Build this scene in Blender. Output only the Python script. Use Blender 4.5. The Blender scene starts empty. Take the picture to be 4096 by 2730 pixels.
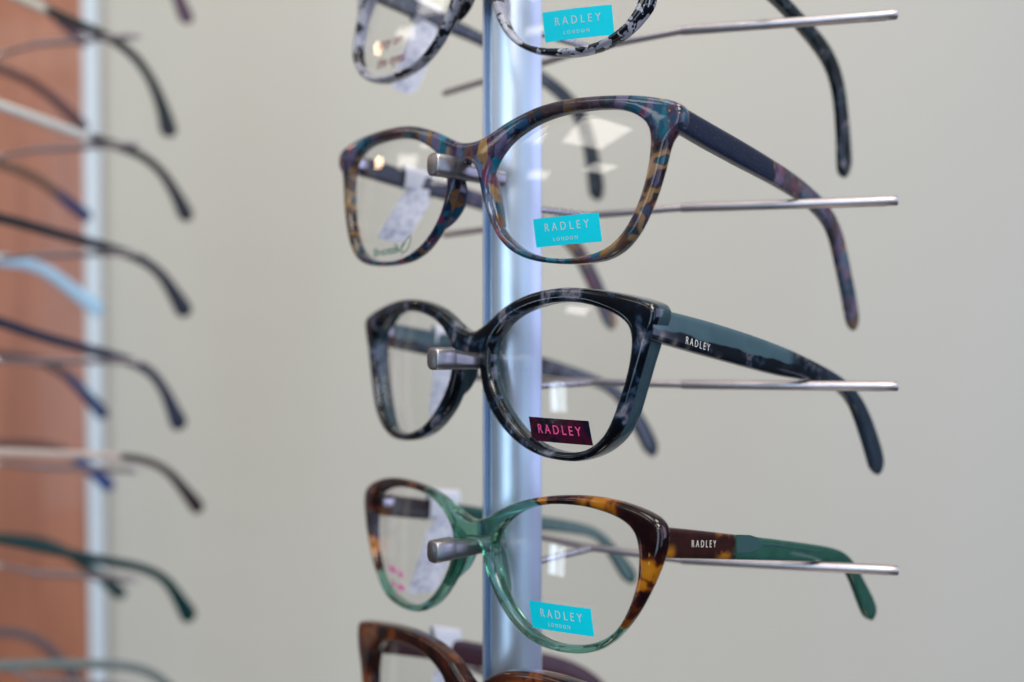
import bpy, bmesh, math, random
from mathutils import Vector, Matrix, geometry as mgeo
import numpy as np
random.seed(7)
MM=0.001
Z0=1.40                      # height of the camera above the shop floor
sc=bpy.context.scene
col=sc.collection
F_PX=3639.3
WRAP=1/840.0
def R(a): return math.radians(a)

# ------------------------------------------------------------------ nodes
class NT:
    def __init__(s,name):
        s.m=bpy.data.materials.new(name); s.m.use_nodes=True
        s.t=s.m.node_tree; s.t.nodes.clear()
        s.out=s.t.nodes.new('ShaderNodeOutputMaterial')
    def n(s,typ,**k):
        nd=s.t.nodes.new(typ)
        for a,b in k.items(): setattr(nd,a,b)
        return nd
    def set(s,inp,v):
        if isinstance(v,bpy.types.NodeSocket): s.t.links.new(v,inp)
        elif isinstance(v,(tuple,list)) and len(v)==3 and inp.type=='RGBA': inp.default_value=(*v,1)
        else: inp.default_value=v
    def coord(s): return s.n('ShaderNodeTexCoord').outputs['Object']
    def mapping(s,vec,scale=(1,1,1),loc=(0,0,0),rot=(0,0,0)):
        m=s.n('ShaderNodeMapping'); s.set(m.inputs['Vector'],vec)
        m.inputs['Scale'].default_value=scale; m.inputs['Location'].default_value=loc; m.inputs['Rotation'].default_value=rot
        return m.outputs[0]
    def noise(s,vec,scale,detail=2,rough=.5,dist=0):
        m=s.n('ShaderNodeTexNoise'); s.set(m.inputs['Vector'],vec)
        m.inputs['Scale'].default_value=scale; m.inputs['Detail'].default_value=detail
        m.inputs['Roughness'].default_value=rough; m.inputs['Distortion'].default_value=dist
        return m.outputs['Fac'],m.outputs['Color']
    def voro(s,vec,scale,feature='F1',smooth=.3):
        m=s.n('ShaderNodeTexVoronoi',feature=feature); s.set(m.inputs['Vector'],vec); m.inputs['Scale'].default_value=scale
        if feature=='SMOOTH_F1': m.inputs['Smoothness'].default_value=smooth
        return m.outputs['Distance'],m.outputs['Color']
    def ramp(s,f,stops,interp='LINEAR'):
        m=s.n('ShaderNodeValToRGB'); s.set(m.inputs[0],f); cr=m.color_ramp; cr.interpolation=interp
        while len(cr.elements)<len(stops): cr.elements.new(1)
        for e,(p,c) in zip(cr.elements,stops):
            e.position=p; e.color=(*c,1) if isinstance(c,(tuple,list)) else (c,c,c,1)
        return m.outputs[0]
    def math(s,op,a,b=0.0,c=0.0,clamp=False):
        m=s.n('ShaderNodeMath',operation=op); m.use_clamp=clamp
        s.set(m.inputs[0],a); s.set(m.inputs[1],b)
        if op in('MULTIPLY_ADD','SMOOTH_MIN'): s.set(m.inputs[2],c)
        return m.outputs[0]
    def step(s,v,a,b):
        m=s.n('ShaderNodeMapRange',interpolation_type='SMOOTHSTEP'); s.set(m.inputs[0],v)
        m.inputs[1].default_value=a; m.inputs[2].default_value=b
        return m.outputs[0]
    def mix(s,f,a,b):
        m=s.n('ShaderNodeMix',data_type='RGBA'); s.set(m.inputs[0],f); s.set(m.inputs[6],a); s.set(m.inputs[7],b)
        return m.outputs[2]
    def vadd(s,a,b,sc_):
        m=s.n('ShaderNodeVectorMath',operation='MULTIPLY_ADD'); s.set(m.inputs[0],b); m.inputs[1].default_value=(sc_,)*3; s.set(m.inputs[2],a)
        return m.outputs[0]
    def sep(s,v):
        m=s.n('ShaderNodeSeparateXYZ'); s.set(m.inputs[0],v); return m.outputs
    def bump(s,h,strength=.2,dist=.001):
        m=s.n('ShaderNodeBump'); s.set(m.inputs['Height'],h); m.inputs['Strength'].default_value=strength; m.inputs['Distance'].default_value=dist
        return m.outputs[0]
    def principled(s,color,rough=.4,metal=0,trans=0,coat=0,normal=None,ior=1.5,spec=.5,sss=0):
        p=s.n('ShaderNodeBsdfPrincipled'); I=p.inputs
        s.set(I['Base Color'],color); s.set(I['Roughness'],rough); s.set(I['Metallic'],metal)
        s.set(I['Transmission Weight'],trans); s.set(I['Coat Weight'],coat); I['Coat Roughness'].default_value=.03
        I['IOR'].default_value=ior; I['Specular IOR Level'].default_value=spec
        if normal is not None: s.set(I['Normal'],normal)
        s.t.links.new(p.outputs[0],s.out.inputs[0]); return p

def simple(name,c,rough=.5,metal=0,**k):
    m=NT(name); v=m.coord(); f,_=m.noise(v,300,3)
    cc=m.mix(m.math('MULTIPLY',f,.35),c,tuple(x*.7 for x in c))
    m.principled(cc,rough,metal,**k); return m.m

# --- acetate patterns (coordinates are in metres, glasses frame: x lateral, y backwards, z up)
def acet(m,color,trans,rough=.06,coat=.6):
    m.principled(color,rough,0,trans,coat*.25,ior=1.47); return m.m

def multi_color(m,v,seed=0,scale=(1,1,1)):
    nf,nc=m.noise(v,180,3)
    vv=m.vadd(v,nc,.0045)
    d,c=m.voro(m.mapping(vv,scale=(1.25,.8,.62),loc=(seed,seed*.3,0),rot=(.1,.75,.3)),235)
    d2,c2=m.voro(m.mapping(vv,scale=(1.3,1,.55),loc=(3,1,2+seed),rot=(0,-.5,0)),250)
    stops=[(0,(.004,.008,.024)),(.22,(.008,.022,.06)),(.31,(.006,.12,.19)),(.38,(.02,.04,.12)),(.45,(.04,.015,.012)),(.52,(.24,.12,.045)),(.58,(.44,.26,.08)),(.64,(.08,.04,.026)),
           (.70,(.26,.05,.13)),(.76,(.010,.012,.04)),(.84,(.008,.20,.30)),(.92,(.13,.11,.22))]
    a=m.ramp(m.sep(c)[0],stops); b=m.ramp(m.sep(c2)[1],stops)
    k=m.ramp(m.noise(vv,260,2)[0],[(.50,0),(.60,.8)])
    return m.mix(k,a,m.mix(.6,a,b))
def mat_multi_front():
    m=NT('acetate_multicolour'); v=m.coord()
    c=multi_color(m,v,0.013,(1,1,1))
    x,y,z=m.sep(v); ax=m.math('ABSOLUTE',x)
    # brownish smoky streaks along the top bar, plum at end piece and at bridge, ochre at the outer rim
    st,_=m.noise(m.mapping(v,scale=(.5,1,3)),330,3)
    smoky=m.ramp(st,[(.34,(.012,.008,.010)),(.48,(.085,.052,.045)),(.56,(.05,.025,.045)),(.66,(.006,.05,.075))])
    top=m.math('MULTIPLY',m.step(z,.0035,.006),m.math('SUBTRACT',1,m.step(ax,.044,.052)))
    c=m.mix(m.math('MULTIPLY',top,.75),c,smoky)
    och=m.ramp(m.noise(m.mapping(v,scale=(1,1,1.6),rot=(0,.5,0)),150,1)[0],[(.40,(.018,.007,.008)),(.46,(.07,.028,.02)),(.50,(.36,.20,.06)),(.60,(.42,.26,.09)),(.64,(.05,.02,.015)),(.68,(.004,.10,.15))])
    outer=m.math('MULTIPLY',m.step(ax,.046,.058),m.math('SUBTRACT',1,m.step(z,-.006,-.0025)))
    c=m.mix(m.math('MULTIPLY',outer,.72),c,och)
    pl=m.ramp(m.noise(v,300,1)[0],[(.35,(.014,.008,.024)),(.5,(.16,.045,.085)),(.62,(.02,.07,.14))])
    plm=m.math('MAXIMUM',m.math('MULTIPLY',m.step(ax,.063,.066),m.step(z,-.007,-.004)),m.math('SUBTRACT',.8,m.step(ax,.003,.0065),clamp=True))
    c=m.mix(m.math('MULTIPLY',plm,.6),c,pl)
    return acet(m,c,.32)
def mat_multi_temple():
    m=NT('acetate_navy_to_multicolour'); v=m.coord(); x,y,z=m.sep(v)
    c=multi_color(m,v,.05,(1,.8,1))
    browny=m.ramp(m.noise(v,230,3)[0],[(.34,(.02,.05,.07)),(.46,(.14,.10,.09)),(.56,(.18,.10,.11)),(.7,(.03,.02,.05))])
    c=m.mix(.45,c,browny)
    spk=m.ramp(m.noise(v,2600,1)[0],[(.66,0),(.74,1)])
    navy=m.mix(m.math('MULTIPLY',spk,.35),(.014,.020,.045),(.2,.22,.3))
    edge=m.step(m.math('ADD',y,m.math('MULTIPLY',m.math('SUBTRACT',m.noise(v,200,2)[0],.5),.014)),.0585,.0605)
    p_=m.principled(m.mix(edge,navy,c),.2,0,0,.05,ior=1.4,spec=.4); return m.m
def mat_black_pearl(front=True):
    m=NT('acetate_black_pearl_teal_back' if front else 'acetate_teal_over_black'); v=m.coord(); x,y,z=m.sep(v)
    n1,_=m.noise(v,105,3,.5,.9)
    n2,_=m.noise(m.mapping(v,loc=(.3,.1,0)),480,2)
    s=m.math('ADD',m.math('MULTIPLY',n1,.8),m.math('MULTIPLY',n2,.2))
    dark=m.ramp(s,[(.40,(.001,.002,.004)),(.525,(.002,.004,.010)),(.56,(.010,.028,.055)),(.60,(.045,.05,.075)),(.645,(.17,.16,.20)),(.70,(.02,.022,.035))])
    teal=m.mix(n1,(.036,.072,.095),(.070,.125,.150))
    if front:
        w=m.math('SUBTRACT',y,m.math('MULTIPLY',m.math('MULTIPLY',x,x),WRAP*1000))
        f=m.step(w,.0022,.0025)
        c=m.mix(f,dark,teal); t=m.math('MULTIPLY',f,.4)
    else:
        b=m.math('ADD',m.math('SUBTRACT',z,.0012),m.math('MULTIPLY',y,.135))      # boundary falls backwards
        b=m.math('ADD',b,m.math('MULTIPLY',m.math('SUBTRACT',m.noise(v,95,1)[0],.5),.0045))
        f=m.step(b,-.0003,.0004)
        f2=m.math('SUBTRACT',1,m.step(m.math('ADD',y,m.math('MULTIPLY',n1,.02)),.078,.086))
        brown=m.ramp(m.voro(m.vadd(v,m.noise(v,200)[1],.004),170)[0],[(.05,(.28,.25,.22)),(.28,(.03,.035,.045)),(.5,(.008,.012,.018))])
        lower=m.mix(.5,dark,brown)
        navy=m.mix(n1,(.01,.018,.03),(.035,.05,.075))
        c=m.mix(m.math('MULTIPLY',f,f2),m.mix(m.step(y,.085,.095),lower,navy),teal); t=0
    return acet(m,c,t,.1,.5)
def mat_green_tort(front=True):
    m=NT('acetate_green_and_tortoise' if front else 'acetate_tortoise_then_green'); v=m.coord(); x,y,z=m.sep(v)
    n1,_=m.noise(m.mapping(v,loc=(.013,.0,.006)),78,2,.45,.6)
    n3,_=m.noise(m.mapping(v,loc=(.7,.2,0)),260,2)
    s=m.math('ADD',m.math('MULTIPLY',n1,.75),m.math('MULTIPLY',n3,.25))
    tort=m.ramp(s,[(.42,(.008,.002,.003)),(.50,(.020,.004,.005)),(.54,(.10,.022,.005)),(.59,(.50,.19,.008)),(.66,(.42,.16,.008)),(.72,(.03,.007,.005))])
    green=m.mix(n3,(.12,.34,.27),(.24,.50,.41)) if front else m.mix(n3,(.012,.055,.045),(.030,.10,.075))
    wob=m.math('MULTIPLY',m.math('SUBTRACT',n3,.5),.006)
    if front:
        def patch(cx,cz,r,k):
            dx_=m.math('SUBTRACT',m.math('ADD',x,wob),cx*.001); dz_=m.math('SUBTRACT',m.math('ADD',z,wob),cz*.001)
            d=m.math('SQRT',m.math('ADD',m.math('MULTIPLY',dx_,dx_),m.math('MULTIPLY',dz_,dz_)))
            return m.math('MULTIPLY',m.math('SUBTRACT',1,m.step(d,r*.0004,r*.0013)),k)
        ss=m.math('SUBTRACT',m.math('MULTIPLY_ADD',m.math('SUBTRACT',s,.5),.55,.5),.035)
        for a_ in((29,8,2,.13),(51.5,6.5,5,.15),(57,1.5,3.6,.15),(60.5,-3,2.6,.14),(64.5,-6.5,3.0,.15),(62,-11.5,2.2,.13),(57,-22,3,.10),(-60.5,-14.5,4.5,.15),(-33,9,3,.08),(-61.5,-1,2,.05)): ss=m.math('ADD',ss,patch(*a_))
        ss=m.math('SUBTRACT',ss,patch(62,1,2.4,.10))
        ss=m.math('ADD',ss,m.math('MULTIPLY',m.math('SUBTRACT',n3,.5),.10))
        tort=m.ramp(ss,[(.42,(.008,.002,.003)),(.49,(.018,.004,.005)),(.545,(.09,.020,.005)),(.61,(.40,.14,.008)),(.70,(.42,.17,.012))])
        q=m.math('ADD',m.math('ADD',m.math('ABSOLUTE',x),z),wob); f=m.step(q,.0325,.0345)
        c=m.mix(f,green,tort); t=m.math('SUBTRACT',.95,m.math('MULTIPLY',f,.78))
    else:
        f=m.step(m.math('ADD',y,wob),.0375,.0395)
        a1=m.math('MULTIPLY',m.step(y,.029,.033),m.step(m.math('ABSOLUTE',m.math('ADD',m.math('ADD',z,.002),wob)),.0012,.003)); a2=m.math('MULTIPLY',m.math('SUBTRACT',1,m.step(y,.0105,.0135)),m.math('SUBTRACT',1,m.step(z,-.003,0)))
        a1=m.math('MULTIPLY',a1,m.math('SUBTRACT',1,m.step(y,.035,.038)))
        tort=m.mix(m.math('MULTIPLY',m.math('MAXIMUM',a1,a2),.8),m.mix(n3,(.010,.004,.006),(.040,.012,.010)),(.36,.14,.010))
        c=m.mix(f,tort,green); t=0
    return acet(m,c,t,.06,.5)
def mat_clear_flake(front=True):
    m=NT('acetate_clear_black_flake' if front else 'acetate_black_navy_flake'); v=m.coord()
    nf,nc=m.noise(v,330,3)
    vv=m.vadd(v,nc,.003); n1,_=m.noise(vv,190,3,.62,.5)
    x,y,z=m.sep(v)
    if front:
        cl=m.math('MULTIPLY',m.step(m.math('ABSOLUTE',x),.046,.05),m.math('SUBTRACT',1,m.step(z,-.036,-.028)))
        n1=m.math('ADD',n1,m.math('MULTIPLY',m.step(m.math('ABSOLUTE',x),.02,.055),.03))
        f=m.ramp(n1,[(.495,0),(.51,1)])
        lilac=m.mix(nf,(.36,.33,.46),(.85,.87,.95))
        return acet(m,m.mix(f,(.006,.007,.014),lilac),m.math('MULTIPLY',f,.5),.06,.5)
    c=m.ramp(n1,[(.5,(.005,.009,.014)),(.56,(.02,.045,.055)),(.62,(.03,.03,.045)),(.68,(.15,.13,.15))])
    return acet(m,c,0,.12,.4)
def mat_brown_tort():
    m=NT('acetate_brown_tortoise'); v=m.coord(); n1,_=m.noise(v,62,3,.45,.8)
    c=m.ramp(n1,[(.40,(.014,.006,.006)),(.5,(.06,.014,.007)),(.58,(.20,.055,.012)),(.66,(.07,.018,.009))])
    return acet(m,c,.18,.12,.4)
def mat_temple_plain(name,a,b,rough=.25,metal=0,split=None,tipc=None):
    m=NT(name); v=m.coord(); n1,_=m.noise(v,160,2); c=m.mix(n1,a,b)
    if split is not None:
        c=m.mix(m.step(m.sep(v)[1],split-.002,split+.002),c,tipc)
        metal=m.math('MULTIPLY',m.math('SUBTRACT',1,m.step(m.sep(v)[1],split-.002,split+.002)),metal)
    m.principled(c,rough,metal,0,.05,spec=.3); return m.m

def mat_lens():
    m=NT('clear_lens'); g=m.n('ShaderNodeNewGeometry')
    dt=m.n('ShaderNodeVectorMath',operation='DOT_PRODUCT'); m.set(dt.inputs[0],g.outputs['Incoming']); m.set(dt.inputs[1],g.outputs['Normal'])
    c=m.math('SUBTRACT',1,m.math('ABSOLUTE',dt.outputs['Value']),clamp=True)
    f=m.math('MULTIPLY_ADD',m.math('POWER',c,5),.94,.045)
    tr=m.n('ShaderNodeBsdfTransparent'); tr.inputs[0].default_value=(.985,.985,.985,1)
    gl=m.n('ShaderNodeBsdfGlossy'); gl.inputs['Roughness'].default_value=.012; gl.inputs['Color'].default_value=(1,1,1,1)
    mx=m.n('ShaderNodeMixShader'); m.set(mx.inputs[0],f); m.set(mx.inputs[1],tr.outputs[0]); m.set(mx.inputs[2],gl.outputs[0])
    m.t.links.new(mx.outputs[0],m.out.inputs[0]); return m.m
def mat_post():
    m=NT('satin_aluminium_post'); v=m.coord()
    b,_=m.noise(m.mapping(v,scale=(1,1,.02)),2200,2)
    bl,_=m.noise(m.mapping(v,scale=(.6,.6,1)),28,3)
    c=m.mix(m.math('MULTIPLY',bl,.4),(.60,.68,.80),(.48,.57,.70))
    m.principled(c,m.math('MULTIPLY_ADD',bl,.14,.32),.9,0,0,normal=m.bump(b,.12,.0002)); return m.m
def mat_steel(name='satin_steel',c=(.62,.60,.62),r=.27):
    m=NT(name); v=m.coord(); b,_=m.noise(m.mapping(v,scale=(1,1,1)),1800,3)
    s,_=m.noise(v,240,3)
    m.principled(m.mix(s,c,tuple(k*.75 for k in c)),m.math('MULTIPLY_ADD',s,.2,r-.1),1,0,0,normal=m.bump(b,.12,.0003)); return m.m
def mat_wall():
    m=NT('painted_wall'); v=m.coord(); b,_=m.noise(v,260,3); bl,_=m.noise(v,1.6,2)
    m.principled(m.mix(bl,(.465,.447,.398),(.50,.485,.445)),.6,0,normal=m.bump(b,.25,.0006),spec=.25); return m.m
def mat_wood():
    m=NT('reddish_wood_veneer'); v=m.coord(); g,_=m.noise(m.mapping(v,scale=(1,1,.035)),170,4,.6,.4); g2,_=m.noise(m.mapping(v,scale=(1,1,.12)),26,2)
    s=m.math('ADD',m.math('MULTIPLY',g,.5),m.math('MULTIPLY',g2,.5))
    m.principled(m.ramp(s,[(.3,(.22,.078,.042)),(.5,(.33,.125,.070)),(.7,(.43,.175,.10))]),.4,0,coat=.15); return m.m
def mat_paper():
    m=NT('white_tag_paper'); v=m.coord(); x,y,z=m.sep(v)
    n,_=m.noise(m.mapping(v,scale=(1,1,2.4)),520,3,.6)
    n2,_=m.noise(m.mapping(v,loc=(2,0,1)),240,1)
    ink=m.math('MULTIPLY',m.ramp(n,[(.50,0),(.55,1)]),m.ramp(n2,[(.38,0),(.46,1)]))
    m.principled(m.mix(m.math('MULTIPLY',ink,.55),(.80,.81,.90),(.16,.19,.36)),.55); return m.m
def mat_sticker(dark=False):
    m=NT('dark_glossy_sticker' if dark else 'turquoise_sticker'); v=m.coord(); n,_=m.noise(v,900,2)
    if dark:
        s,_=m.noise(v,120,2); m.principled(m.ramp(s,[(.4,(.006,.006,.02)),(.52,(.05,.004,.018)),(.62,(.012,.006,.014))]),.14,0,spec=.3,normal=m.bump(n,.35,.0002))
    else: m.principled(m.mix(n,(.0,.56,.70),(.0,.62,.76)),.5,spec=.2)
    return m.m

M=dict(channel=simple('anodised_channel',(.10,.17,.31),.4,.5),lens=mat_lens(),post=mat_post(),steel=mat_steel(),rod=mat_steel('brushed_rod',(.54,.49,.53),.42),pinend=mat_steel('cast_pin',(.40,.38,.40),.36),
       wall=mat_wall(),wood=mat_wood(),paper=mat_paper(),sticker=mat_sticker(),dsticker=mat_sticker(True),
       silver=simple('silver_print',(.55,.60,.60),.5),pink=simple('pink_print',(.85,.08,.30),.5),gold=simple('gold_rivet',(.85,.45,.10),.3,.6),
       foil=simple('foil_print',(.80,.76,.66),.3,.3),brownink=simple('brown_ink',(.20,.03,.03),.6),greenink=simple('green_ink',(.03,.17,.13),.6),pinkink=simple('pink_ink',(.75,.16,.42),.6),
       white=simple('white_trim',(.64,.73,.82),.4),core=simple('core_metal',(.30,.40,.40),.35,.8),
       multi=mat_multi_front(),multi_t=mat_multi_temple(),pearl=mat_black_pearl(True),pearl_t=mat_black_pearl(False),
       gt=mat_green_tort(True),gt_t=mat_green_tort(False),flake=mat_clear_flake(True),flake_t=mat_clear_flake(False),brown=mat_brown_tort(),
       plum_t=mat_temple_plain('plum_temple',(.03,.010,.014),(.06,.018,.024)))

# ------------------------------------------------------------------ object helpers
def link(name,me,mat,parent=None):
    o=bpy.data.objects.new(name,me); col.objects.link(o)
    if mat and not me.materials: me.materials.append(mat)
    if parent: o.parent=parent
    return o
def thing(name,label,cat,group=None,mw=None,kind=None):
    o=bpy.data.objects.new(name,None); col.objects.link(o); o.empty_display_size=.02
    tag(o,label,cat,group,kind)
    if mw is not None: o.matrix_world=mw
    return o
def tag(o,label=None,cat=None,group=None,kind=None):
    if label: o['label']=label
    if cat: o['category']=cat
    if group: o['group']=group
    if kind: o['kind']=kind
    return o
def smooth(me,ang=40):
    me.polygons.foreach_set('use_smooth',[True]*len(me.polygons))
    try: me.set_sharp_from_angle(angle=R(ang))
    except Exception: pass
def frame_axes(yaw,pit,rol):
    U=Vector((math.cos(yaw),-math.sin(yaw),0)); W=Vector((math.sin(yaw),math.cos(yaw),0)); V=Vector((0,0,1))
    c,s=math.cos(pit),math.sin(pit); W2=c*W-s*V; V2=c*V+s*W
    c,s=math.cos(rol),math.sin(rol); return c*U+s*V2, c*V2-s*U, W2
def frame_matrix(C,pose):
    U,V,W=frame_axes(*pose)
    m=Matrix.Identity(4)
    for i in range(3): m[i][0]=U[i]; m[i][1]=W[i]; m[i][2]=V[i]
    m.translation=Vector((C[0]*MM,C[1]*MM,C[2]*MM+Z0)); return m

def catmull(P,n,closed=True):
    out=[];N=len(P)
    rng=range(N) if closed else range(N-1)
    g=(lambda i:P[i%N]) if closed else (lambda i:P[max(0,min(N-1,i))])
    for i in rng:
        a,b,c,d=[Vector(g(i+k)) for k in(-1,0,1,2)]
        for j in range(n):
            t=j/n; out.append(.5*((2*b)+(c-a)*t+(2*a-5*b+4*c-d)*t*t+(3*b-a-3*c+d)*t**3))
    if not closed: out.append(Vector(P[-1]))
    return out
def relax(P,k=1,w=.25,closed=True):
    for _ in range(k):
        N=len(P);Q=[]
        for i in range(N):
            if not closed and i in(0,N-1): Q.append(P[i]); continue
            a,b,c=P[(i-1)%N],P[i],P[(i+1)%N]; Q.append(((1-2*w)*Vector(b)+w*Vector(a)+w*Vector(c)))
        P=Q
    return P
def resample(P,n,closed=False):
    P=[Vector(p) for p in P]
    if closed: P=P+[P[0]]
    L=[0]
    for a,b in zip(P,P[1:]): L.append(L[-1]+(b-a).length)
    out=[];m=n if closed else n-1;k=0
    for i in range(n):
        s=L[-1]*i/m
        while k<len(L)-2 and L[k+1]<s: k+=1
        d=L[k+1]-L[k]; out.append(P[k].lerp(P[k+1],(s-L[k])/d if d>0 else 0))
    return out

def sstep(x,a,b):
    t=max(0,min(1,(x-a)/(b-a))); return t*t*(3-2*t)
def make_front(shape,depth=4.0,bev=1.25,endd=0.0):
    """full front: rim + bridge as one closed solid; the edge is rounded by the distance to the outline"""
    half=relax(shape['outer'],1,.12,False)
    right=[Vector(p) for p in half]
    right=[p for p in right if p.x>.6]
    top=Vector((0,shape['outer'][0][1])); bot=Vector((0,shape['outer'][-1][1]))
    full=[top]+right+[bot]+[Vector((-p.x,p.y)) for p in reversed(right)]
    full=resample(relax(catmull(full,6),2,.25),420,True)
    inn=resample(relax(catmull(relax(shape['inner'],1,.15),6),2,.25),200,True)
    loops=[full,inn,[Vector((-p.x,p.y)) for p in inn]]
    def area2(L): return sum(a.x*b.y-b.x*a.y for a,b in zip(L,L[1:]+L[:1]))
    A=[];B=[]
    for lp in loops:
        a=np.array([(p.x,p.y) for p in lp]); A.append(a); B.append(np.roll(a,-1,0))
    SA=np.concatenate(A); SB=np.concatenate(B); D=SB-SA; DD=(D*D).sum(1)
    def dist(P):
        out=np.empty(len(P))
        for k in range(0,len(P),400):
            p=P[k:k+400,None]; t=np.clip(((p-SA)*D).sum(-1)/DD,0,1); out[k:k+400]=np.sqrt((((SA+t[...,None]*D)-p)**2).sum(-1)).min(1)
        return out
    pts=list(SA); offs_=[.07,.24,.5,.83,1.15]
    cand=[];cd_=[]
    for li,lp in enumerate(loops):
        a=A[li]; tan=np.roll(a,-1,0)-np.roll(a,1,0); tan/=np.linalg.norm(tan,axis=1)[:,None]
        nrm=np.stack([-tan[:,1],tan[:,0]],1)*(1 if area2(lp)>0 else -1)
        if li>0: nrm=-nrm
        for q,o in enumerate(offs_+[1.75,2.6,3.5,4.5]):
            st=1 if q<5 else 2
            cand.append((a+nrm*o*bev)[::st]); cd_+= [o*bev]*len(cand[-1])
    cand=np.concatenate(cand); cd_=np.array(cd_); ds=dist(cand); ok=ds>cd_*.985
    inner_pts=cand[ok]; din=ds[ok]
    # thin out points that crowd each other
    keep=[];cell={}
    for k in range(len(inner_pts)):
        x,y=inner_pts[k]; key=(int(x/.16),int(y/.16)); bad=False
        for ii in(-1,0,1):
            for jj in(-1,0,1):
                for m_ in cell.get((key[0]+ii,key[1]+jj),()):
                    if (inner_pts[m_][0]-x)**2+(inner_pts[m_][1]-y)**2<.06**2: bad=True
        if not bad: cell.setdefault(key,[]).append(k); keep.append(k)
    inner_pts=inner_pts[keep]; din=din[keep]
    vs=[Vector(p) for p in SA]+[Vector(p) for p in inner_pts]
    edges=[];k=0
    for a in A:
        n=len(a); edges+=[(k+i_,k+(i_+1)%n) for i_ in range(n)]; k+=n
    ov,oe,of,ovi,_,_=mgeo.delaunay_2d_cdt(vs,edges,[],0,1e-6)
    P=np.array([(p.x,p.y) for p in ov]); dd=np.zeros(len(P)); 
    isb=np.array([any(q<len(SA) for q in o) for o in ovi])
    dd[~isb]=dist(P[~isb])
    # inside test for face centres (even-odd over all loops)
    cen=np.array([P[list(f)].mean(0) for f in of]); x,y=cen[:,0:1],cen[:,1:2]
    cr=((SA[:,1]>y)!=(SB[:,1]>y))&(x<(SB[:,0]-SA[:,0])*(y-SA[:,1])/(SB[:,1]-SA[:,1]+1e-12)+SA[:,0])
    ins=cr.sum(1)%2==1
    bm=bmesh.new()
    def h(d,b,dome):
        t=min(1,d/b); v=b*(1-math.sqrt(max(0,1-(1-t)**2)))
        return v-dome*(1-math.exp(-d/2.2))
    F=[];Bk=[]
    for (px,py),d in zip(P,dd):
        e=sstep(abs(px),59,66)*sstep(py,shape['endv'][0],shape['endv'][1])
        w0=WRAP*px*px
        e=e*endd+shape.get('sided',0)*sstep(abs(px),44,58)
        F.append(bm.verts.new((px*MM,(w0+h(d,bev,.25))*MM,py*MM)))
        Bk.append(bm.verts.new((px*MM,(w0+depth+e-h(d,bev*.8,0))*MM,py*MM)))
    eset={}
    for f,ok_ in zip(of,ins):
        if not ok_ or len(set(f))<3: continue
        try:
            bm.faces.new([F[q] for q in f]); bm.faces.new([Bk[q] for q in reversed(f)])
        except ValueError: continue
        for q in range(len(f)):
            a,b=f[q],f[(q+1)%len(f)]; kk=(min(a,b),max(a,b)); eset[kk]=eset.get(kk,0)+1
    for (a,b),c in eset.items():
        if c==1: bm.faces.new((F[a],F[b],Bk[b],Bk[a]))
    loose=[v for v in bm.verts if not v.link_faces]
    bmesh.ops.delete(bm,geom=loose,context='VERTS')
    bmesh.ops.recalc_face_normals(bm,faces=bm.faces)
    me=bpy.data.meshes.new('front_frame'); bm.to_mesh(me); bm.free(); smooth(me,65); return me
def add_wn(o):
    pass
LR=135.0
def lens_w(u,v,cu=34.5,cv=-13.0,off=1.3):
    au=abs(u); r2=(au-cu)**2+(v-cv)**2
    return WRAP*cu*cu+2*WRAP*cu*(au-cu)+r2/(2*LR)+off
def make_lens(inner,side,cv):
    P=resample(relax(catmull(inner,4),2,.25),96,True); c=sum(P,Vector((0,0)))/len(P)
    bm=bmesh.new(); rings=[];NR=14
    for sgn,th in((0,0.0),(1,1.5)):
        cen=bm.verts.new((side*c.x*MM,(lens_w(c.x,c.y,cv=cv)+th)*MM,c.y*MM)); rs=[]
        for k in range(1,NR+1):
            f=k/NR*1.02; rs.append([bm.verts.new((side*(c.x+(p.x-c.x)*f)*MM,(lens_w(c.x+(p.x-c.x)*f,c.y+(p.y-c.y)*f,cv=cv)+th)*MM,(c.y+(p.y-c.y)*f)*MM)) for p in P])
        N=len(P)
        for i in range(N): bm.faces.new((cen,rs[0][i],rs[0][(i+1)%N]))
        for a,b in zip(rs,rs[1:]):
            for i in range(N): bm.faces.new((a[i],b[i],b[(i+1)%N],a[(i+1)%N]))
        rings.append(rs[-1])
    for i in range(N): bm.faces.new((rings[0][i],rings[1][i],rings[1][(i+1)%N],rings[0][(i+1)%N]))
    bmesh.ops.recalc_face_normals(bm,faces=bm.faces)
    me=bpy.data.meshes.new('lens'); bm.to_mesh(me); bm.free(); smooth(me,40); return me

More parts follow.
